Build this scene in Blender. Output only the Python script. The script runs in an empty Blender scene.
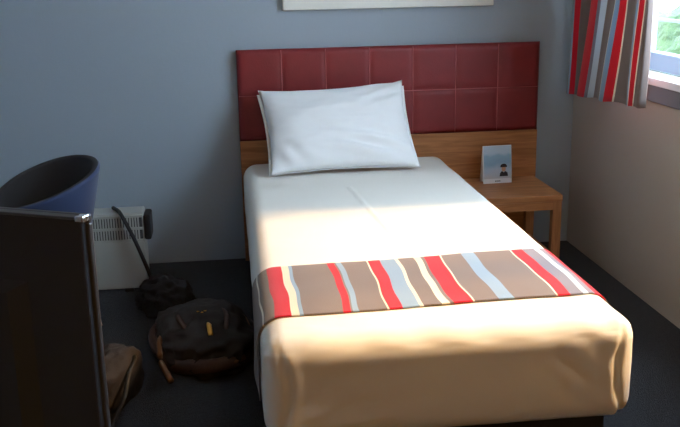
import bpy, bmesh, math, random
from mathutils import Vector, Matrix, noise
random.seed(4)
sc = bpy.context.scene
COL = sc.collection
PI = math.pi

# ------------------------------------------------------------------ materials
def srgb(r, g, b):
    f = lambda c: (c/255/12.92 if c/255 <= .04045 else ((c/255+.055)/1.055)**2.4)
    return (f(r), f(g), f(b), 1)

def mat(name, col, rough=.6, metal=0, bump=None, vary=None, sheen=0, spec=.5, coat=0):
    m = bpy.data.materials.new(name); m.use_nodes = True
    nt = m.node_tree; b = nt.nodes['Principled BSDF']
    b.inputs['Base Color'].default_value = col
    b.inputs['Roughness'].default_value = rough
    b.inputs['Metallic'].default_value = metal
    b.inputs['Specular IOR Level'].default_value = spec
    b.inputs['Sheen Weight'].default_value = sheen
    b.inputs['Coat Weight'].default_value = coat
    tc = nt.nodes.new('ShaderNodeTexCoord')
    if vary:
        n = nt.nodes.new('ShaderNodeTexNoise'); n.inputs['Scale'].default_value = vary[0]
        n.inputs['Detail'].default_value = 6
        nt.links.new(tc.outputs['Object'], n.inputs['Vector'])
        r = nt.nodes.new('ShaderNodeValToRGB')
        k = vary[1]
        r.color_ramp.elements[0].color = tuple(c*(1-k) for c in col[:3])+(1,)
        r.color_ramp.elements[1].color = tuple(min(1, c*(1+k)) for c in col[:3])+(1,)
        r.color_ramp.elements[0].position = .3; r.color_ramp.elements[1].position = .7
        nt.links.new(n.outputs['Fac'], r.inputs['Fac'])
        nt.links.new(r.outputs['Color'], b.inputs['Base Color'])
    if bump:
        n = nt.nodes.new('ShaderNodeTexNoise'); n.inputs['Scale'].default_value = bump[0]
        n.inputs['Detail'].default_value = 5
        nt.links.new(tc.outputs['Object'], n.inputs['Vector'])
        bp = nt.nodes.new('ShaderNodeBump'); bp.inputs['Strength'].default_value = bump[1]
        bp.inputs['Distance'].default_value = bump[2]
        nt.links.new(n.outputs['Fac'], bp.inputs['Height'])
        nt.links.new(bp.outputs['Normal'], b.inputs['Normal'])
    return m

def wood(name, dark, light, axis=0, rough=.45, scale=7):
    m = bpy.data.materials.new(name); m.use_nodes = True
    nt = m.node_tree; b = nt.nodes['Principled BSDF']; b.inputs['Roughness'].default_value = rough
    tc = nt.nodes.new('ShaderNodeTexCoord'); mp = nt.nodes.new('ShaderNodeMapping')
    s = [14, 14, 14]; s[axis] = 1.0
    mp.inputs['Scale'].default_value = s
    n = nt.nodes.new('ShaderNodeTexNoise'); n.inputs['Scale'].default_value = scale/2
    n.inputs['Detail'].default_value = 8; n.inputs['Distortion'].default_value = 1.2
    r = nt.nodes.new('ShaderNodeValToRGB')
    r.color_ramp.elements[0].color = dark; r.color_ramp.elements[0].position = .3
    r.color_ramp.elements[1].color = light; r.color_ramp.elements[1].position = .7
    L = nt.links.new
    L(tc.outputs['Object'], mp.inputs['Vector']); L(mp.outputs[0], n.inputs['Vector'])
    L(n.outputs['Fac'], r.inputs['Fac']); L(r.outputs['Color'], b.inputs['Base Color'])
    return m

def stripes(name, spans, u0, u1, rough=.85):
    """woven stripes along U; spans = [(end_u, colour), ...]"""
    m = bpy.data.materials.new(name); m.use_nodes = True
    nt = m.node_tree; b = nt.nodes['Principled BSDF']; b.inputs['Roughness'].default_value = rough
    b.inputs['Sheen Weight'].default_value = .2; b.inputs['Specular IOR Level'].default_value = .2
    uv = nt.nodes.new('ShaderNodeUVMap'); uv.uv_map = 'UVMap'
    sp = nt.nodes.new('ShaderNodeSeparateXYZ')
    r = nt.nodes.new('ShaderNodeValToRGB'); cr = r.color_ramp; cr.interpolation = 'CONSTANT'
    L = nt.links.new
    L(uv.outputs[0], sp.inputs[0]); L(sp.outputs[0], r.inputs['Fac']); L(r.outputs['Color'], b.inputs['Base Color'])
    start = 0.0
    for i, (end, c) in enumerate(spans):
        if i == 0: e = cr.elements[0]; e.position = 0
        elif i == 1: e = cr.elements[1]; e.position = start
        else: e = cr.elements.new(start)
        e.color = c
        start = min(1, max(0, (end-u0)/(u1-u0)))
    n = nt.nodes.new('ShaderNodeTexNoise'); n.inputs['Scale'].default_value = 350
    tc = nt.nodes.new('ShaderNodeTexCoord'); L(tc.outputs['Object'], n.inputs['Vector'])
    bp = nt.nodes.new('ShaderNodeBump'); bp.inputs['Strength'].default_value = .35; bp.inputs['Distance'].default_value = .002
    L(n.outputs['Fac'], bp.inputs['Height']); L(bp.outputs['Normal'], b.inputs['Normal'])
    return m

M = {}
M['wall_blue'] = mat('blue_grey_wall_paint', srgb(155,167,178), .75, bump=(60,.12,.004))
M['wall_cream'] = mat('cream_wall_paint', srgb(178,168,158), .8, bump=(60,.12,.004))
M['ceiling'] = mat('ceiling_white', srgb(225,222,215), .9)
M['carpet'] = mat('dark_blue_carpet', srgb(45,48,53), 1, bump=(260,.9,.01), vary=(90,.45), sheen=.1, spec=.1)
M['sheet'] = mat('white_cotton_sheet', srgb(235,231,222), .85, bump=(5,.10,.03), sheen=.15, spec=.2)
M['pillow'] = mat('white_pillowcase', srgb(238,241,243), .85, bump=(7,.12,.02), sheen=.15, spec=.2)
M['mattress'] = mat('mattress_ticking', srgb(215,210,200), .9)
M['base'] = mat('charcoal_divan_fabric', srgb(34,34,40), .9, bump=(300,.3,.002))
M['leather'] = mat('red_leather', srgb(126,34,38), .48, bump=(140,.25,.003), vary=(9,.12))
M['stitch'] = mat('lit_seam_red', srgb(186,104,104), .6)  # light caught on the seams, put into a paler red
M['oak'] = wood('oak_veneer', srgb(150,96,56), srgb(190,130,82), 0)
M['oak_leg'] = wood('oak_veneer_upright', srgb(148,96,58), srgb(184,126,80), 2)
M['frame'] = mat('cream_painted_frame', srgb(226,226,218), .5)
M['mount'] = mat('white_picture_mount', srgb(235,235,232), .8)
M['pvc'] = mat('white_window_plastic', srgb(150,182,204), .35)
M['sill'] = mat('pale_sill_top', srgb(222,226,230), .4)
M['apron'] = mat('grey_sill_apron', srgb(108,112,122), .6)
M['chair_out'] = mat('navy_blue_upholstery', srgb(22,44,84), .7, bump=(200,.2,.002), sheen=.3)
M['chair_in'] = mat('charcoal_chair_inside', srgb(38,36,38), .8, bump=(200,.2,.002))  # inside and seat coloured darker than the outer shell
M['chair_leg'] = wood('beech_leg', srgb(150,90,45), srgb(190,125,70), 2)
M['heater'] = mat('off_white_heater_metal', srgb(172,174,170), .5)
M['heater_dark'] = mat('black_heater_plastic', srgb(26,27,30), .5)
M['slot'] = mat('dark_vent_recess', srgb(58,60,64), .8)
M['tv'] = mat('black_television_plastic', srgb(50,54,62), .85, bump=(400,.2,.001), spec=.15)
M['tv_rim'] = mat('grey_television_rim', srgb(70,72,78), .35, metal=.3)
M['chrome'] = mat('bright_metal', srgb(210,214,220), .25, metal=1)
M['screen'] = mat('black_screen_glass', srgb(8,8,10), .1)
M['desk'] = wood('dark_desk_wood', srgb(40,26,18), srgb(62,42,30), 0)
M['bag'] = mat('black_bag_canvas', srgb(36,28,24), .75, bump=(220,.4,.003), vary=(20,.3))
M['bag_brown'] = mat('dark_brown_leather', srgb(72,46,32), .55, bump=(40,.4,.006), vary=(14,.35))
M['tan'] = mat('tan_leather', srgb(128,88,54), .5, bump=(60,.3,.003), vary=(20,.25))
M['brass'] = mat('polished_brass', srgb(235,175,85), .35, metal=1)
M['rubber'] = mat('black_rubber', srgb(18,18,20), .6)
M['cloth_black'] = mat('black_wool', srgb(24,25,29), .95, bump=(90,.5,.004))
M['paving'] = mat('pale_paving', srgb(200,205,205), .8, vary=(3,.08))
M['leaf'] = mat('hedge_leaves', srgb(62,84,44), .7, vary=(5,.4), bump=(14,1,.1))
M['rail'] = mat('grey_painted_rail', srgb(50,60,62), .5)
M['glass'] = bpy.data.materials.new('window_glass'); M['glass'].use_nodes = True
nt = M['glass'].node_tree; nt.nodes.clear()
o_ = nt.nodes.new('ShaderNodeOutputMaterial'); mx = nt.nodes.new('ShaderNodeMixShader')
tr = nt.nodes.new('ShaderNodeBsdfTransparent'); gl = nt.nodes.new('ShaderNodeBsdfGlossy'); gl.inputs['Roughness'].default_value = .02
mx.inputs[0].default_value = .05
tr.inputs['Color'].default_value = (.95, .98, 1, 1)
nt.links.new(tr.outputs[0], mx.inputs[1]); nt.links.new(gl.outputs[0], mx.inputs[2])
nt.links.new(mx.outputs[0], o_.inputs[0])

TAUPE = srgb(124,112,108); RED = srgb(200,26,46); CREAM = srgb(226,216,196); BLUE = srgb(138,163,187)
GREY = srgb(128,126,138); PALE = srgb(190,202,212)

# ------------------------------------------------------------------ helpers
def link(name, bm, m, parent=None, smooth=True, mats=None):
    me = bpy.data.meshes.new(name)
    bmesh.ops.recalc_face_normals(bm, faces=bm.faces)
    bm.to_mesh(me); bm.free()
    for x in (mats or [m]): me.materials.append(x)
    if smooth:
        for p in me.polygons: p.use_smooth = True
    o = bpy.data.objects.new(name, me); COL.objects.link(o)
    if parent: o.parent = parent
    return o

def tag(o, label=None, cat=None, group=None, kind=None):
    if label: o['label'] = label
    if cat: o['category'] = cat
    if group: o['group'] = group
    if kind: o['kind'] = kind
    return o

def empty(name, loc, label, cat, rz=0, group=None):
    o = bpy.data.objects.new(name, None); COL.objects.link(o)
    o.location = loc; o.rotation_euler = (0, 0, rz); o.empty_display_size = .1
    return tag(o, label, cat, group)

def box(bm, x0, x1, y0, y1, z0, z1, bev=0, seg=2, mi=0):
    vs = [bm.verts.new((x, y, z)) for x in (x0, x1) for y in (y0, y1) for z in (z0, z1)]
    F = [(0,1,3,2),(4,6,7,5),(0,4,5,1),(2,3,7,6),(0,2,6,4),(1,5,7,3)]
    fs = [bm.faces.new([vs[i] for i in f]) for f in F]
    for f in fs: f.material_index = mi
    if bev:
        es = set(e for f in fs for e in f.edges)
        bmesh.ops.bevel(bm, geom=list(es), offset=bev, segments=seg, profile=.5, affect='EDGES')
    return fs

def boxes(name, lst, m, parent=None, bev=0, smooth=False):
    bm = bmesh.new()
    for b in lst: box(bm, *b, bev=bev)
    o = link(name, bm, m, parent, smooth=smooth)
    return o

def tube(bm, pts, r, n=8, flat=1.0, up=Vector((0,0,1)), cap=True):
    pts = [Vector(p) for p in pts]; rings = []
    rr = r if isinstance(r, (list, tuple)) else [r]*len(pts)
    for i, p in enumerate(pts):
        t = (pts[min(i+1, len(pts)-1)]-pts[max(i-1, 0)]).normalized()
        a = t.cross(up)
        if a.length < 1e-3: a = t.cross(Vector((1,0,0)))
        a.normalize(); b = a.cross(t).normalized()
        rings.append([bm.verts.new(p+a*math.cos(k*2*PI/n)*rr[i]+b*math.sin(k*2*PI/n)*rr[i]*flat) for k in range(n)])
    for i in range(len(rings)-1):
        for k in range(n):
            bm.faces.new((rings[i][k], rings[i][(k+1)%n], rings[i+1][(k+1)%n], rings[i+1][k]))
    if cap:
        bm.faces.new(rings[0]); bm.faces.new(rings[-1][::-1])

def spline(pts, n=8):
    P = [Vector(p) for p in pts]; P = [2*P[0]-P[1]]+P+[2*P[-1]-P[-2]]; out = []
    for i in range(1, len(P)-2):
        for k in range(n):
            t = k/n; a, b, c, d = P[i-1], P[i], P[i+1], P[i+2]
            out.append(.5*((2*b)+(c-a)*t+(2*a-5*b+4*c-d)*t*t+(3*b-a-3*c+d)*t**3))
    out.append(P[-2]); return out

def grid(bm, nu, nv, fn, uvfn=None, close_u=False):
    vs = [[bm.verts.new(fn(i/(nu if close_u else nu), j/nv)) for j in range(nv+1)] for i in range(nu if close_u else nu+1)]
    uvl = bm.loops.layers.uv.new('UVMap') if uvfn else None
    for i in range(nu):
        i2 = (i+1) % nu if close_u else i+1
        for j in range(nv):
            f = bm.faces.new((vs[i][j], vs[i2][j], vs[i2][j+1], vs[i][j+1]))
            if uvl:
                for lp, (a, b) in zip(f.loops, ((i,j),(i+1,j),(i+1,j+1),(i,j+1))):
                    lp[uvl].uv = uvfn(a/nu, b/nv)
    return vs

# ------------------------------------------------------------------ camera (fitted)
cam = bpy.data.cameras.new('camera'); co = bpy.data.objects.new('camera', cam); COL.objects.link(co)
R_ = Vector((0.99222109,-0.12309298,-0.01858588)); U_ = Vector((0.04975877,0.25529914,0.96558087)); F_ = Vector((0.11411127,0.95899451,-0.25943814))
mt = Matrix((R_, U_, -F_)).transposed().to_4x4(); mt.translation = Vector((-0.0364,-4.2514,1.3527))
co.matrix_world = mt
cam.sensor_width = 36; cam.lens = 906.04/680*36; cam.clip_start = .05
sc.camera = co

# ------------------------------------------------------------------ setting
XL, XW, YF, H = -1.35, 1.63, -5.3, 2.25
WT = .14
def S(o): return tag(o, kind='structure')
S(boxes('floor', [(XL-.1, XW+WT, YF-.1, .1, -.1, 0)], M['carpet']))
S(boxes('ceiling', [(XL-.1, XW+WT, YF-.1, .1, H, H+.1)], M['ceiling']))
S(boxes('wall_back', [(XL-.1, XW+WT, 0, .1, 0, H)], M['wall_blue']))
S(boxes('wall_left', [(XL-.1, XL, YF, 0, 0, H)], M['wall_blue']))
S(boxes('wall_front', [(XL-.1, XW+WT, YF-.1, YF, 0, H)], mat('tan_wall_paint', srgb(150,124,98), .8)))  # unseen wall, tan chosen to cut the blue bounce light
WY0, WY1, WZ0, WZ1 = -2.35, -.50, .925, 2.2      # window opening
S(boxes('wall_right', [(XW, XW+WT, YF, WY0, 0, H), (XW, XW+WT, WY1, 0, 0, H),
                       (XW, XW+WT, WY0, WY1, 0, WZ0-.03), (XW, XW+WT, WY0, WY1, WZ1, H)], M['wall_cream']))
# window_1: frame, glass, sill, apron
wf = empty('window_1', (XW+WT, (WY0+WY1)/2, WZ0), None, None); S(wf)
def local(o, root):
    o.parent = root; o.matrix_parent_inverse = Matrix.Translation(-Vector(root.location)); return o
fx0, fx1 = XW+.085, XW+.135
fb = [(fx0, fx1, WY0, WY1, WZ0, WZ0+.075), (fx0, fx1, WY0, WY1, WZ1-.06, WZ1),
      (fx0, fx1, WY1-.06, WY1, WZ0+.075, WZ1-.06), (fx0, fx1, WY0, WY0+.06, WZ0+.075, WZ1-.06),
      (fx0, fx1, -1.775, -1.725, WZ0+.075, WZ1-.06)]
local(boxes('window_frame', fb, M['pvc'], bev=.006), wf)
for a, b in ((WY0+.06, -1.775), (-1.725, WY1-.06)):
    local(boxes('window_pane', [(fx0+.02, fx0+.026, a, b, WZ0+.075, WZ1-.06)], M['glass']), wf)
local(boxes('window_sill', [(XW-.03, fx0, WY0-.04, WY1+.04, WZ0-.03, WZ0)], M['sill'], bev=.004), wf)
local(boxes('sill_apron', [(XW-.018, XW, WY0-.04, WY1+.04, .828, WZ0-.03)], M['apron'], bev=.003), wf)

# ------------------------------------------------------------------ outside the window
S(boxes('ground_outside', [(XW+WT, 14, -14, 10, -.12, -.02)], M['paving']))
hb = bmesh.new()
bmesh.ops.create_icosphere(hb, subdivisions=5, radius=1)
for v in hb.verts:
    d = v.co.copy(); n_ = noise.noise(d*3)*.18+noise.noise(d*9)*.09+noise.noise(d*22)*.05
    v.co = Vector((d.x*.42, d.y*.75, d.z*.62))*(1+n_)
    v.co += Vector((3.50, 2.35, .42))
    v.co.z = max(v.co.z, -.02)
tag(link('hedge', hb, M['leaf']), 'pale green sunlit shrub seen through the window', 'shrub')
rl = empty('garden_railing', (2.95, 2.0, -.02), 'thin grey horizontal railing outside beyond the window', 'railing')
for z in (.45, .71, .97):
    local(boxes('rail', [(2.94, 2.96, .2, 4.2, z, z+.022)], M['rail'], bev=.002), rl)
for y in (.3, 1.2, 2.4, 3.3, 4.1):
    local(boxes('post', [(2.962, 2.987, y-.012, y+.012, -.02, .995)], M['rail'], bev=.002), rl)

# ------------------------------------------------------------------ headboard
WH, ZL, ZH = 1.437, .587, 1.008
hd = empty('headboard', (WH/2, -.03, 0), 'red leather panelled headboard on an oak board against the blue wall', 'headboard')
local(boxes('back_board', [(0, WH, -.045, -.001, 0, ZL), (.004, WH-.004, -.032, -.001, ZL, ZH-.006)], M['oak'], bev=.002), hd)
bm = bmesh.new()
NC, NR, q = 7, 2, 16
def hfn(u, v):
    x = u*WH; z = ZL+v*(ZH-ZL)
    a = (u*NC) % 1; b = (v*NR) % 1
    def pf(t): return (1-abs(2*t-1)**9)
    p = pf(a)*pf(b)
    edge = min(u*NC, (1-u)*NC, v*NR, (1-v)*NR)
    base = -.046 if edge > .02 else -.034
    return Vector((x, base-.005*p, z))
vs = grid(bm, NC*q, NR*q, hfn)
# returns to the board
bl = [e for e in bm.edges if e.is_boundary]
r = bmesh.ops.extrude_edge_only(bm, edges=bl)
for g in r['geom']:
    if isinstance(g, bmesh.types.BMVert): g.co.y = -.030
up = local(link('upholstery', bm, M['leather']), hd)
bm = bmesh.new()
for k in range(1, NC):
    x = WH*k/NC; tube(bm, [(x, -.0485, ZL+.006), (x, -.0485, ZH-.004)], .0019, 6)
tube(bm, [(.004, -.0485, (ZL+ZH)/2), (WH-.004, -.0485, (ZL+ZH)/2)], .0019, 6)
st = link('piping', bm, M['stitch']); st.parent = up; tag(st, 'seam piping, paler red for the light it catches')

# ------------------------------------------------------------------ bed
BX0, BX1, BY0, BY1, BZ0, BZ1 = .008, .968, -.068, -2.225, .205, .4855
bed = empty('bed', ((BX0+BX1)/2, (BY0+BY1)/2, 0), 'single bed with dark divan base, made up with white sheet', 'bed')
local(boxes('divan_base', [(BX0+.05, BX1-.05, BY1+.07, BY0-.01, .045, .203)], M['base'], bev=.012, smooth=True), bed)
local(boxes('mattress', [(BX0+.035, BX1-.035, BY1+.035, BY0-.035, .206, .455)], M['mattress'], bev=.05, smooth=True), bed)
for x in (BX0+.12, BX1-.12):
    for y in (BY1+.14, BY0-.12):
        bm = bmesh.new(); tube(bm, [(x, y, 0), (x, y, .045)], [.02, .024], 14); local(link('leg', bm, M['rubber']), bed)

RB = .062
def seg_d(p, a, b):
    ab = b-a; t = max(0, min(1, (p-a).dot(ab)/ab.dot(ab))); return (p-(a+ab*t)).length
crease = [Vector((0.434, -0.634)), Vector((0.464, -1.047)), Vector((0.482, -1.269)), Vector((0.489, -1.509))]
def sheet_surf(p):
    """rounded-box projection plus the pulls and tucks of the cloth"""
    c = Vector((min(max(p.x, BX0+RB), BX1-RB), max(min(p.y, BY0-.03), BY1+RB), min(max(p.z, BZ0+RB), BZ1-RB)))
    d = p-c
    if d.length < 1e-9: return p.copy()
    n = d.normalized()
    rr = RB if p.y < -.2 else RB
    q = c+n*rr
    if p.y > BY0-.03: q.y = min(q.y, BY0)
    w = 0
    foot = max(0, 1-(q.y-BY1)/.35)
    # long low folds
    w += .0022*noise.noise(Vector((q.x*2.2, q.y*6, q.z*6)))
    w += .0016*noise.noise(Vector((q.x*7, q.y*3, q.z*14+4)))
    if n.z > .5:
        pp = Vector((q.x, q.y))
        dm = min(seg_d(pp, crease[i], crease[i+1]) for i in range(3))
        w += .0045*math.exp(-(dm/.006)**2)
        w += .004*math.sin((q.x+.35*q.y)*38)*foot**2*max(0, noise.noise(Vector((q.x*3, 1, 2)))+.4)
    if q.y < BY1+.10:
        # tucked corner folds, left and right
        for cx, s in ((BX0, 1), (BX1, -1)):
            dx = (q.x-cx)*s
            if -.02 < dx < .35 and n.y < .2:
                z = q.z
                low = 1/(1+math.exp((z-.445)*90))
                x0 = .050+.012*math.sin(z*22)
                w += -.009*math.exp(-((dx-x0)/.007)**2)*low
                w += .003*math.exp(-((dx-x0-.022)/.012)**2)*low
                w += .0012*math.sin((z*1.0-dx*.75)*70)*math.exp(-((dx-.12)/.09)**2)*(1 if z > .25 else .4)
    return q+n*w
bm = bmesh.new()
nx, ny, nz = 110, 200, 36
def face(fn, nu, nv): grid(bm, nu, nv, fn)
L_ = lambda a, b, t: a+(b-a)*t
def cs(t): return t
face(lambda u, v: sheet_surf(Vector((L_(BX0, BX1, u), L_(BY0, BY1, v), BZ1))), nx, ny)
face(lambda u, v: sheet_surf(Vector((L_(BX0, BX1, u), L_(BY0, BY1, v), BZ0))), 40, 60)
face(lambda u, v: sheet_surf(Vector((L_(BX0, BX1, u), BY1, L_(BZ0, BZ1, v)))), nx, nz)
face(lambda u, v: sheet_surf(Vector((BX0, L_(BY0, BY1, u), L_(BZ0, BZ1, v)))), ny, nz)
face(lambda u, v: sheet_surf(Vector((BX1, L_(BY0, BY1, u), L_(BZ0, BZ1, v)))), ny, nz)
bmesh.ops.remove_doubles(bm, verts=bm.verts, dist=.0006)
tag(local(link('bed_sheet', bm, M['sheet']), bed), 'white cotton sheet wrapped over the mattress')

# runner laid across the foot
def prof(u):
    """u = arc coordinate, equals x on the flat top; returns x, z, nx, nz"""
    xl, xr = BX0+RB, BX1-RB; q = RB*PI/2
    if u < xl-q: return BX0, BZ1-RB-(xl-q-u), -1, 0
    if u < xl:
        a = (xl-u)/RB; return xl-RB*math.sin(a), BZ1-RB+RB*math.cos(a), -math.sin(a), math.cos(a)
    if u <= xr: return u, BZ1, 0, 1
    if u < xr+q:
        a = (u-xr)/RB; return xr+RB*math.sin(a), BZ1-RB+RB*math.cos(a), math.sin(a), math.cos(a)
    return BX1, BZ1-RB-(u-xr-q), 1, 0
U0, U1 = -.19, 1.15
def runner_fn(off):
    def f(a, b):
        u = U0+(U1-U0)*a
        x, z, nx_, nz_ = prof(u)
        ytop = -1.655+.055*min(1, max(0, x)); ybot = -2.060+.045*min(1, max(0, x))
        y = ytop+(ybot-ytop)*b
        y += .004*math.sin(u*11+b)
        hang = max(0, -(u-.0)) if u < 0 else max(0, u-.99)
        e = off+.0018*noise.noise(Vector((u*8, y*8, 3)))+hang*.05*(.5+.5*math.sin(y*16))
        return Vector((x+nx_*e, y, z+nz_*e))
    return f
def runner_uv(a, b):
    u = U0+(U1-U0)*a; y = (b-.5)*.4
    w = u-(-y)*.020*1.0+.0035*math.sin(b*5+u*9)+.0015*math.sin(b*13+u*31)+(-.018*y)
    return ((w-U0)/(U1-U0), b)
spans = [(.012,TAUPE),(.019,CREAM),(.046,TAUPE),(.092,RED),(.112,CREAM),(.119,BLUE),(.232,TAUPE),(.251,RED),(.256,TAUPE),(.275,BLUE),
         (.344,TAUPE),(.351,CREAM),(.386,RED),(.436,BLUE),(.445,CREAM),(.492,TAUPE),(.513,CREAM),(.524,TAUPE),(.575,RED),(.581,CREAM),
         (.652,TAUPE),(.690,BLUE),(.811,TAUPE),(.820,CREAM),(.852,RED),(.893,GREY),(.904,PALE),(.920,GREY),(.958,RED),(1.03,TAUPE),(1.04,CREAM),(1.2,TAUPE)]
M['runner'] = stripes('striped_runner_weave', spans, U0, U1)
bm = bmesh.new(); grid(bm, 220, 50, runner_fn(.0048), runner_uv)
ro = link('bed_runner', bm, M['runner'])
so = ro.modifiers.new('thickness', 'SOLIDIFY'); so.thickness = .003; so.offset = 0
tag(ro, 'striped taupe, red and blue runner laid across the foot of the bed', 'bed runner')

# ------------------------------------------------------------------ pillow
bm = bmesh.new()
TL, TR, BR_, BL_ = Vector((.090,-.120,.832)), Vector((.755,-.120,.852)), Vector((.785,-.385,.503)), Vector((.122,-.405,.500))
def pill(side, NN=70):
    def f(u, v):
        # u along the width, v bottom -> top; edges sag in between the pointed corners
        a, b = 2*u-1, 2*v-1
        pin = lambda t: 1-t*t
        uu = u - .030*a*pin(b); vv = v-(.058 if b > 0 else .042)*b*pin(a)*(1 if b < 0 else 1-.35*a)
        p = (BL_*(1-uu)+BR_*uu)*(1-vv)+(TL*(1-uu)+TR*uu)*vv
        nrm = (BR_-BL_).cross(TL-BL_).normalized()          # faces the camera
        t = (max(0, 1-abs(a)**2.6)*max(0, 1-abs(b)**2.3))**.50
        th = .082*t if side > 0 else .045*t
        w = 0
        if side > 0:
            # pulls running to the top-right and bottom-right corners
            s = (u-.5)*1.0
            d1 = (1-v)*.9-(1-u)*.55
            w += .013*math.sin(d1*44)*math.exp(-((1-u)**2+(1-v)**2)/.10)
            d2 = v*1.1-(1-u)*.35
            w += .018*math.sin(d2*34+1)*math.exp(-((u-.72)**2/.06+(v-.20)**2/.02))
            w += .012*math.sin((u*1.0+v*.5)*42)*math.exp(-((u-.12)**2+(v-.12)**2)/.02)
            w += .010*math.exp(-((u-.27)/.012)**2-((v-.86)/.10)**2)*.35
            w += .014*noise.noise(Vector((u*4+v*2, v*5-u*2, 7)))+.004*noise.noise(Vector((u*9+v*7, v*12-u*5, 2)))
        th += w*t
        q = p+nrm*(th if side > 0 else -th)
        if u > .93 and v > .9: q += .5* Vector((0, 0, .012))*(u-.93)/.07*(v-.9)/.1
        return q
    return f
grid(bm, 90, 60, pill(1)); grid(bm, 90, 60, pill(-1))
bmesh.ops.remove_doubles(bm, verts=bm.verts, dist=.0008)
pil = tag(link('pillow', bm, M['pillow']), 'plump white pillow leaning on the red leather headboard', 'pillow')
# open hem of the case, a second layer showing just outside the left and right ends
bm = bmesh.new()
def hemf(u, v):
    a, b = 2*u-1, 2*v-1; pin = lambda t: 1-t*t
    uu = -.010+1.018*u-.030*a*pin(b)*.8; vv = v*.965-.04*b*pin(a)-.01*v
    p = (BL_*(1-uu)+BR_*uu)*(1-vv)+(TL*(1-uu)+TR*uu)*vv
    nrm = (BR_-BL_).cross(TL-BL_).normalized()
    t = (max(0, 1-abs(a)**2.6)*max(0, 1-abs(b)**2.3))**.5
    return p-nrm*(.006+.035*t)
grid(bm, 50, 40, hemf)
fl = link('pillowcase_hem', bm, M['pillow'], pil)
sm = fl.modifiers.new('thickness', 'SOLIDIFY'); sm.thickness = .003

# ------------------------------------------------------------------ bedside table
NX0, NX1, NY0, NY1, NZ = .985, 1.425, -.455, -.048, .36
ns = empty('bedside_table', ((NX0+NX1)/2, (NY0+NY1)/2, 0), 'small oak bedside table between the bed and the cream wall', 'bedside table')
local(boxes('table_top', [(NX0, NX1, NY0, NY1, NZ-.030, NZ)], M['oak'], bev=.003), ns)
local(boxes('apron', [(NX0+.044, NX1-.044, NY0+.001, NY0+.022, NZ-.068, NZ-.030)], M['oak'], bev=.001), ns)
local(boxes('apron', [(NX1-.022, NX1-.006, NY0+.035, NY1-.035, NZ-.068, NZ-.030)], M['oak'], bev=.001), ns)
for x in (NX0+.002, NX1-.044):
    for y in (NY0+.003, NY1-.038):
        local(boxes('leg', [(x, x+.042, y, y+.035, 0, NZ-.030)], M['oak_leg'], bev=.002), ns)
local(boxes('side_panel', [(NX0+.005, NX0+.02, NY0+.04, NY1-.04, .06, NZ-.030)], M['oak_leg'], bev=.001), ns)
local(boxes('shelf', [(NX0+.02, NX1-.02, NY0+.03, NY1-.01, .06, .075)], M['oak'], bev=.001), ns)

# ------------------------------------------------------------------ card on the table
CX, CY, CW, CH = 1.205, -.150, .142, .178
cd = empty('tent_card', (CX, CY, NZ), 'pale blue printed card standing on the bedside table', 'card', rz=math.radians(3))
def gradient_mat():
    m = bpy.data.materials.new('sky_print'); m.use_nodes = True; nt = m.node_tree; b = nt.nodes['Principled BSDF']
    b.inputs['Roughness'].default_value = .35
    tc = nt.nodes.new('ShaderNodeTexCoord'); sp = nt.nodes.new('ShaderNodeSeparateXYZ'); r = nt.nodes.new('ShaderNodeValToRGB')
    n = nt.nodes.new('ShaderNodeTexNoise'); n.inputs['Scale'].default_value = 3; ad = nt.nodes.new('ShaderNodeMath'); ad.operation = 'MULTIPLY_ADD'
    ad.inputs[1].default_value = .3
    L = nt.links.new
    L(tc.outputs['Generated'], sp.inputs[0]); L(tc.outputs['Generated'], n.inputs['Vector']); L(n.outputs['Fac'], ad.inputs[0]); L(sp.outputs[2], ad.inputs[2]); L(ad.outputs[0], r.inputs['Fac'])
    cr = r.color_ramp; cr.elements[0].position = .15; cr.elements[0].color = srgb(196,196,200)
    cr.elements[1].position = .95; cr.elements[1].color = srgb(190,208,222)
    for p, c in ((.42, srgb(176,194,212)), (.62, srgb(138,172,200)), (.85, srgb(150,186,208))):
        e = cr.elements.new(p); e.color = c
    L(r.outputs['Color'], b.inputs['Base Color']); return m
lean = .022
def slab(name, m, x0, x1, z0, z1, off, t=.0012, parent=cd, pts=None):
    """thin print or card piece lying on the leaning front face"""
    bm = bmesh.new()
    P = pts or [(x0, z0), (x1, z0), (x1, z1), (x0, z1)]
    fr_ = [bm.verts.new((x, -lean*(1-z/CH)-.002-off, z)) for x, z in P]
    bk = [bm.verts.new((x, -lean*(1-z/CH)-.002-off+t, z)) for x, z in P]
    bm.faces.new(fr_); bm.faces.new(bk[::-1])
    for i in range(len(P)):
        j = (i+1) % len(P); bm.faces.new((fr_[i], bk[i], bk[j], fr_[j]))
    return link(name, bm, m, parent, smooth=False)
M['card'] = mat('white_card', srgb(225,226,230), .5)
M['skin_print'] = mat('skin_tone_print', srgb(196,150,120), .5)
M['dark_print'] = mat('dark_print', srgb(34,34,44), .5)
fp = slab('front_panel', M['card'], -CW/2, CW/2, 0, CH, 0, .0015)
slab('picture_print', gradient_mat(), -CW/2+.005, CW/2-.001, .022, CH-.003, .0006, .0005, fp)
def oval(cx, cz, rx, rz, a0=0, a1=2*PI, n=24): return [(cx+rx*math.cos(a0+(a1-a0)*k/n), cz+rz*math.sin(a0+(a1-a0)*k/n)) for k in range(n+(0 if a1-a0 > 6.2 else 1))]
slab('jacket_print', M['dark_print'], 0,0,0,0, .0012, .0005, fp, [(.010,.032),(.052,.032),(.050,.048),(.040,.056),(.031,.050),(.022,.057),(.013,.047)])
slab('face_print', M['skin_print'], 0,0,0,0, .0014, .0005, fp, oval(.031,.068,.0105,.0145))
slab('hair_print', M['dark_print'], 0,0,0,0, .0018, .0005, fp, oval(.031,.078,.0165,.013,-.25,PI+.25))
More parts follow.
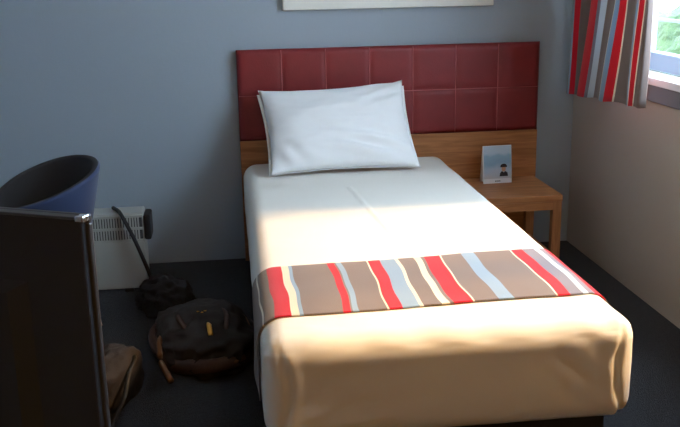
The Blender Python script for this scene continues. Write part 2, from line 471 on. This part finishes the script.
for a, b in ((-.012,-.007),(-.0055,.0005),(.002,.007),(.0085,.014)):
    slab('small_mark', M['dark_print'], a, b, .008, .0125, .0008, .0005, fp)
bm = bmesh.new()
f4 = [bm.verts.new(p) for p in ((-CW/2, .030, 0), (CW/2, .030, 0), (CW/2, 0, CH), (-CW/2, 0, CH), (-CW/2, .0285, 0), (CW/2, .0285, 0), (CW/2, -.0015, CH), (-CW/2, -.0015, CH))]
for f in ((0,1,2,3),(7,6,5,4),(0,4,5,1),(1,5,6,2),(3,2,6,7),(0,3,7,4)): bm.faces.new([f4[i] for i in f])
link('back_panel', bm, M['card'], cd, smooth=False)

# ------------------------------------------------------------------ picture on the wall
pc = empty('picture_frame', (.715, -.02, 1.18), 'wide cream picture frame hung above the headboard', 'picture')
PX0, PX1, PZ0, PZ1 = .222, 1.208, 1.180, 1.68
local(boxes('frame', [(PX0, PX1, -.032, -.001, PZ0, PZ0+.062), (PX0, PX1, -.032, -.001, PZ1-.062, PZ1),
                      (PX0, PX0+.062, -.032, -.001, PZ0+.062, PZ1-.062), (PX1-.062, PX1, -.032, -.001, PZ0+.062, PZ1-.062)], M['frame'], bev=.004), pc)
local(boxes('mount', [(PX0+.06, PX1-.06, -.016, -.002, PZ0+.06, PZ1-.06)], M['mount']), pc)
local(boxes('print', [(PX0+.16, PX1-.16, -.019, -.0165, PZ0+.15, PZ1-.15)], mat('blue_print', srgb(120,140,160), .6, vary=(6,.4))), pc)

# ------------------------------------------------------------------ curtain
CS = [(0,-.205,-.240,1.530),(.04,-.215,-.255,1.512),(.09,-.232,-.275,1.508),(.13,-.255,-.305,1.535),(.19,-.29,-.345,1.585),(.24,-.325,-.395,1.57),(.29,-.35,-.44,1.515),(.33,-.385,-.485,1.503),
      (.39,-.45,-.56,1.507),(.45,-.51,-.625,1.522),(.52,-.575,-.685,1.515),(.59,-.645,-.745,1.502),(.66,-.715,-.80,1.515),(.74,-.80,-.86,1.527),(.82,-.87,-.915,1.508),(.89,-.93,-.965,1.512),(.95,-.975,-.995,1.503),(.98,-.982,-.998,1.512),(1,-.978,-.994,1.530)]
ZB, ZT = .785, 2.16
def cpos(u, z):
    for i in range(len(CS)-1):
        if u <= CS[i+1][0]+1e-9: break
    i0, i1, i2, i3 = max(i-1, 0), i, i+1, min(i+2, len(CS)-1)
    t = (u-CS[i1][0])/(CS[i2][0]-CS[i1][0])
    def cr_(k):
        a, b, c, d = CS[i0][k], CS[i1][k], CS[i2][k], CS[i3][k]
        return .5*((2*b)+(c-a)*t+(2*a-5*b+4*c-d)*t*t+(3*b-a-3*c+d)*t**3)
    yb, yt, x = cr_(1), cr_(2), cr_(3)
    s = (z-ZB)/(1.2-ZB)
    s = s if s < 1 else 1+.35*(s-1)
    y = yb+(yt-yb)*s
    x += .004*math.sin(z*7+u*20)
    return Vector((min(x, XW-.035), y, z))
bm = bmesh.new()
def cfn(u, v):
    zb = ZB-.008+.05*u+.003*math.sin(u*30)
    return cpos(u, zb+(ZT-zb)*v)
cbars = [(.075,TAUPE),(.096,BLUE),(.124,RED),(.24,TAUPE),(.295,BLUE),(.375,RED),(.395,GREY),(.435,PALE),(.525,TAUPE),(.535,CREAM),(.60,BLUE),(.655,RED),
         (.665,CREAM),(.80,TAUPE),(.825,BLUE),(.835,CREAM),(.875,RED),(.885,CREAM),(1.2,TAUPE)]
cbars = [(a, srgb(128,28,40) if c is RED and False else c) for a, c in cbars]
M['curtain'] = stripes('striped_curtain_weave', cbars, 0, 1)
grid(bm, 150, 40, cfn, lambda u, v: (u, v))
nt = M['curtain'].node_tree; pb = nt.nodes['Principled BSDF']; out = nt.nodes['Material Output']
tl = nt.nodes.new('ShaderNodeBsdfTranslucent'); ms = nt.nodes.new('ShaderNodeMixShader'); ms.inputs[0].default_value = .22
nt.links.new([l for l in pb.inputs['Base Color'].links][0].from_socket, tl.inputs['Color'])
nt.links.new(pb.outputs[0], ms.inputs[1]); nt.links.new(tl.outputs[0], ms.inputs[2]); nt.links.new(ms.outputs[0], out.inputs['Surface'])
cu = link('curtain_fabric', bm, M['curtain'])
sd = cu.modifiers.new('thickness', 'SOLIDIFY'); sd.thickness = .004; sd.offset = 0
cr = empty('curtain', (1.52, -.6, ZB), 'striped taupe, red and blue curtain gathered at the window side', 'curtain')
local(cu, cr)
bm = bmesh.new(); tube(bm, [(1.53, -3.0, 2.185), (1.53, -.1, 2.185)], .012, 14)
for y in (-2.95, -.15): box(bm, 1.53, XW, y-.01, y+.01, 2.175, 2.195)
pole = link('curtain_pole', bm, M['chrome']); tag(pole, 'metal curtain pole above the window', 'curtain pole')

# ------------------------------------------------------------------ tub chair
chx, chy = -.745, -.85
ch = empty('tub_chair', (chx, chy, 0), 'navy blue tub chair with dark inside standing before the heater', 'chair')
AB = math.radians(15)      # direction of the backrest
def rimz(a): return .604+.050*math.cos(a)+.036*math.sin(a)-.002*math.cos(2*a)
def outr(z): return .118+(.215-.118)*min(1, max(0, (z-.27)/.40))**.85
bm = bmesh.new()
def ofn(u, v):
    a = u*2*PI; zr = rimz(a); z = .27+(zr-.27)*v
    r = outr(z)
    return Vector((r*math.cos(a), 1.15*r*math.sin(a), z))
grid(bm, 72, 20, ofn, close_u=True)
bm.faces.new([v for v in sorted([w for w in bm.verts if w.co.z < .2705], key=lambda w: math.atan2(w.co.y, w.co.x))])
def rfn(u, v):
    a = u*2*PI; zr = rimz(a); r = outr(zr)-.014; t = PI*v
    return Vector(((r+.014*math.cos(t))*math.cos(a), 1.15*(r+.014*math.cos(t))*math.sin(a), zr+.010*math.sin(t)))
grid(bm, 72, 3, lambda u, v: rfn(u, v*.35), close_u=True)
bmesh.ops.remove_doubles(bm, verts=bm.verts, dist=.0005)
link('shell', bm, M['chair_out'], ch)
bm = bmesh.new()
grid(bm, 72, 6, lambda u, v: rfn(u, .35+.65*v), close_u=True)
def ifn(u, v):
    a = u*2*PI; zr = rimz(a); z = zr-(zr-.37)*v
    r = (outr(zr)-.028)-(outr(zr)-.028-.115)*v**1.1
    return Vector((r*math.cos(a), 1.15*r*math.sin(a), z))
grid(bm, 72, 16, ifn, close_u=True)
tag(link('inner_side', bm, M['chair_in'], ch), 'dark charcoal inner side')
bm = bmesh.new()
sp_ = [(0, .405), (.05, .404), (.085, .398), (.108, .386), (.117, .37), (.115, .352), (0, .350)]
def cush(u, v):
    k = v*(len(sp_)-1); i = min(int(k), len(sp_)-2); t = k-i
    r = sp_[i][0]+(sp_[i+1][0]-sp_[i][0])*t; z = sp_[i][1]+(sp_[i+1][1]-sp_[i][1])*t; a = u*2*PI
    return Vector((r*math.cos(a), r*math.sin(a), z))
grid(bm, 40, 18, cush, close_u=True); bmesh.ops.remove_doubles(bm, verts=bm.verts, dist=.0005)
link('seat', bm, M['chair_in'], ch)
for a in (25, 115, 205, 295):
    a = math.radians(a); c_, s_ = math.cos(a), math.sin(a)
    bm = bmesh.new(); tube(bm, [(.085*c_, .085*s_, .272), (.125*c_, .125*s_, .14), (.165*c_, .165*s_, 0)], [.017, .014, .010], 12, up=Vector((0,1,0)))
    link('leg', bm, M['chair_leg'], ch)

# ------------------------------------------------------------------ heater
HX0, HX1, HY0, HY1, HZ0, HZ1 = -1.02, -.437, -.385, -.255, .012, .353
ht = empty('panel_heater', ((HX0+HX1)/2, (HY0+HY1)/2, 0), 'off white electric panel heater with slotted grille by the back wall', 'heater')
local(boxes('casing', [(HX0, HX1, HY0+.012, HY1, HZ0+.02, HZ1)], M['heater'], bev=.008, smooth=False), ht)
local(boxes('front_panel', [(HX0+.002, HX1-.002, HY0, HY0+.014, HZ0+.0, .226)], M['heater'], bev=.004), ht)
gr = boxes('grille', [(HX0+.006+.0115*k, HX0+.0115*k+.0125, HY0, HY0+.008, z0, z1) for k in range(49) for z0, z1 in ((.234, .279), (.289, .334))]
      + [(HX0+.002, HX1-.002, HY0-.001, HY0+.010, z, z+.010) for z in (.2255, .2795, .3345)] , M['heater'])
local(gr, ht)
local(boxes('vent_recess', [(HX0+.006, HX1-.006, HY0+.0085, HY0+.0125, .234, .335)], M['slot']), ht)
local(boxes('end_cap', [(HX1+.0005, HX1+.030, HY0+.004, HY1-.01, .23, .342)], M['heater_dark'], bev=.008, smooth=False), ht)
for x in (HX0+.06, HX1-.10):
    local(boxes('foot', [(x, x+.04, HY0-.012, HY1+.03, 0, .014)], M['heater_dark'], bev=.003), ht)
bm = bmesh.new()
tube(bm, spline([(-.570,-.30,.361),(-.540,-.37,.363),(-.520,-.400,.340),(-.480,-.410,.25),(-.440,-.42,.14),(-.415,-.425,.06),(-.400,-.43,.011),(-.375,-.44,.0105)], 8), .0085, 10)
tag(local(link('power_cord', bm, M['rubber']), ht), 'thick black cord hanging over the grille')

# ------------------------------------------------------------------ television and desk
cr_ = Vector((-.240, -3.05, 0)); dr = Vector((-.900, .435, 0)).normalized(); nb = Vector((-dr.y, dr.x, 0))  # nb faces the room side away
if nb.y < 0: nb = -nb
TW, TZ0, TZ1 = .60, .690, 1.040
tvc = cr_+dr*TW/2
ang = math.atan2(dr.y, dr.x)+PI     # local +x runs towards the near right corner, local -y faces the camera
DZ = .635
tv = empty('television', (tvc.x, tvc.y, DZ), 'dark television turned with its back to us at the left edge', 'television', rz=ang)
def tb(name, lst, m, bev=.004, parent=tv): 
    return boxes(name, lst, m, parent, bev=bev)
z0, z1 = TZ0-DZ, TZ1-DZ
tb('back_cover', [(-TW/2+.004, TW/2-.004, 0, .014, z0+.004, z1-.004)], M['tv'], .003)
bm = bmesh.new()
fs = box(bm, -.22, .20, -.022, 0, z0+.02, z1-.10)
for v in bm.verts:
    if v.co.y < -.01: v.co.x *= .9; v.co.z = z0+.02+(v.co.z-z0-.02)*.9+.012
bh = link('rear_housing', bm, M['tv'], tv, smooth=False)
tb('vent_slots', [(-.16+.016*k, -.152+.016*k, -.0235, -.021, z0+.12, z0+.20) for k in range(20)], M['rubber'], 0, bh)
tb('bezel', [(-TW/2, TW/2, .013, .022, z1-.012, z1), (-TW/2, TW/2, .013, .022, z0, z0+.016),
             (-TW/2, -TW/2+.012, .013, .022, z0+.016, z1-.012), (TW/2-.012, TW/2, .013, .022, z0+.016, z1-.012)], M['tv_rim'], .002)
tb('top_rim', [(-TW/2+.004, TW/2-.004, -.001, .014, z1-.0045, z1-.0005)], M['tv_rim'], .001)
tag(tb('corner_glint', [(TW/2-.012, TW/2+.001, -.002, .015, z1-.008, z1+.0015)], M['chrome'], .002), 'bright glint on the corner, shaped as a metal piece')  # glint on the corner, built as a small chrome block
tb('screen', [(-TW/2+.012, TW/2-.012, .0135, .019, z0+.016, z1-.012)], M['screen'], 0)
tb('stand', [(-.03, .03, -.001, .016, .010, z0+.03), (-.15, .15, -.07, .09, 0, .012)], M['tv'], .003)
dk = empty('desk', (-.86, -2.97, 0), 'dark wooden desk carrying the television at the left', 'desk')
local(boxes('desk_top', [(XL+.01, -.38, -3.28, -2.66, DZ-.03, DZ)], M['desk'], bev=.003), dk)
for x in (XL+.03, -.45):
    for y in (-3.26, -2.73):
        local(boxes('leg', [(x, x+.045, y, y+.045, 0, DZ-.03)], M['desk'], bev=.003), dk)
local(boxes('apron', [(XL+.08, -.455, -2.72, -2.70, DZ-.11, DZ-.03)], M['desk']), dk)

# ------------------------------------------------------------------ holdall on the floor
def blob(dims, seed, amp=.12, flat=0, sub=5, pw=2.6, fold=.0):
    bm = bmesh.new(); bmesh.ops.create_icosphere(bm, subdivisions=sub, radius=1)
    for v in bm.verts:
        d = v.co.copy()
        s = (abs(d.x)**pw+abs(d.y)**pw+abs(d.z)**pw)**(-1/pw); d2 = d*s
        n_ = amp*noise.noise(d*2.1+Vector((seed, 0, 0)))+amp*.5*noise.noise(d*5+Vector((0, seed, 0)))
        rg = 1-abs(noise.noise(d*3.3+Vector((0, 0, seed))))*2
        d2 = d2*(1+n_+fold*rg)
        v.co = Vector((d2.x*dims[0], d2.y*dims[1], max(d2.z, -.62)*dims[2]))
    zm = min(v.co.z for v in bm.verts)
    for v in bm.verts: v.co.z -= zm
    return bm
bg = empty('holdall', (-.175, -1.10, 0), 'slouched dark holdall with brown leather trim on the carpet by the bed', 'bag', rz=.15)
link('body', blob((.165, .250, .085), 3.1, .12, fold=.10), M['bag'], bg)
bm = bmesh.new()
def ring(rx, ry, z, a0, a1, n=40, cx=0, cy=0, wob=.01):
    return [Vector((cx+(rx+wob*math.sin(5*t))*math.cos(t), cy+(ry+wob*math.cos(4*t))*math.sin(t), z+.012*math.sin(3*t))) for t in [a0+(a1-a0)*k/n for k in range(n+1)]]
tube(bm, ring(.178, .262, .045, PI*.72, PI*2.08), .017, 10, flat=1.6)
tag(link('leather_rim', bm, M['bag_brown'], bg), 'dark brown leather rim')
bm = bmesh.new()
tube(bm, spline([(-.155,-.02,.075),(-.168,-.09,.085),(-.172,-.15,.065)], 8), .017, 10, flat=.5, up=Vector((1,0,.3)))
tag(link('leather_patch', bm, M['tan'], bg), 'tan leather patch')
bm = bmesh.new()
tube(bm, spline([(-.172,-.205,.06),(-.165,-.245,.055),(-.150,-.285,.030)], 8), .017, 10, flat=.6, up=Vector((1,0,.3)))
tag(link('leather_patch', bm, M['tan'], bg), 'tan leather patch')
bm = bmesh.new()
tube(bm, spline([(.125,.10,.095),(.150,.04,.10),(.155,-.03,.09)], 8), .014, 10, flat=.5)
tag(link('leather_patch', bm, M['tan'], bg), 'tan leather patch')
bm = bmesh.new()
tube(bm, spline([(-.06,-.235,.055),(.02,-.262,.050),(.11,-.235,.060)], 8), .012, 10, flat=.8)
tag(link('leather_patch', bm, M['tan'], bg), 'tan leather patch')
for sx in (-.045, .045):
    bm = bmesh.new()
    tube(bm, spline([(sx,-.16,.100),(sx*1.6,-.08,.128),(sx*1.9,.02,.133),(sx*1.5,.10,.126),(sx,.16,.100)], 8), .011, 8, flat=.6)
    link('handle', bm, M['bag_brown'], bg)
bm = bmesh.new(); tube(bm, spline([(.0,-.19,.094),(0,-.1,.112),(0,.0,.118),(0,.1,.112),(0,.19,.094)], 6), .006, 8, flat=.6)
zp = link('zip', bm, M['rubber'], bg)
bm = bmesh.new()
tube(bm, [(.004,-.110,.152),(.006,-.124,.150),(.004,-.180,.134)], [.005,.0095,.0085], 12, flat=.6)
tag(link('zip_pull', bm, M['brass'], zp), 'bright brass zip pull')
bm = bmesh.new()
tube(bm, ring(.016, .010, .134, 0, 2*PI, 16, 0, .03, 0), .0032, 8)
tag(link('buckle', bm, M['brass'], bg), 'brass buckle ring')

jk = link('jacket', blob((.10, .15, .075), 8.7, .22, fold=.18, pw=2.2), M['cloth_black'])
jk.location = (-.34, -.63, 0); jk.rotation_euler.z = .3
tag(jk, 'black cloth bundle heaped on the carpet in front of the heater', 'jacket')

sb = empty('shoulder_bag', (-.47, -1.44, 0), 'small dark bag with a brown leather front on the carpet right of the television', 'bag', rz=-.35)
link('body', blob((.075, .15, .10), 5.3, .10, fold=.04), M['bag'], sb)
bm = bmesh.new(); grid(bm, 10, 10, lambda u, v: Vector((-.020+.05*u, -.168+.012*v+.006*math.sin(u*PI)*-1, .025+.085*v)))
fo = link('front_panel', bm, M['tan'], sb); sd = fo.modifiers.new('thickness', 'SOLIDIFY'); sd.thickness = .005
tag(fo, 'brown leather front panel')
bm = bmesh.new()
tube(bm, spline([(.02,.10,.12),(.07,.04,.13),(.085,-.04,.11),(.098,-.11,.06),(.092,-.17,.02),(.105,-.22,.010)], 8), .008, 8, flat=.6)
link('strap', bm, M['rubber'], sb)

# ------------------------------------------------------------------ light
w = bpy.data.worlds.new('sky'); sc.world = w; w.use_nodes = True
bgd = w.node_tree.nodes['Background']; bgd.inputs[0].default_value = (.72, .86, 1.0, 1); bgd.inputs[1].default_value = 15
sl = bpy.data.lights.new('sun', 'SUN'); so_ = bpy.data.objects.new('sun', sl); COL.objects.link(so_)
sl.energy = 8.5; sl.color = (1, .56, .20); sl.angle = math.radians(8)
d = Vector((-1, -.03, -.95)).normalized()
so_.rotation_euler = d.to_track_quat('-Z', 'Y').to_euler()

ll = bpy.data.lights.new('warm_fill', 'POINT'); lo = bpy.data.objects.new('warm_fill', ll); COL.objects.link(lo)  # added warm fill behind the camera, tints the foot of the bed
ll.energy = 20; ll.color = (1, .54, .13); ll.shadow_soft_size = .12; lo.location = (.5, -4.9, 1.5)

sc.view_settings.view_transform = 'Standard'; sc.view_settings.look = 'None'
sc.view_settings.gamma = 1; sc.view_settings.use_curve_mapping = False
sc.view_settings.exposure = 0
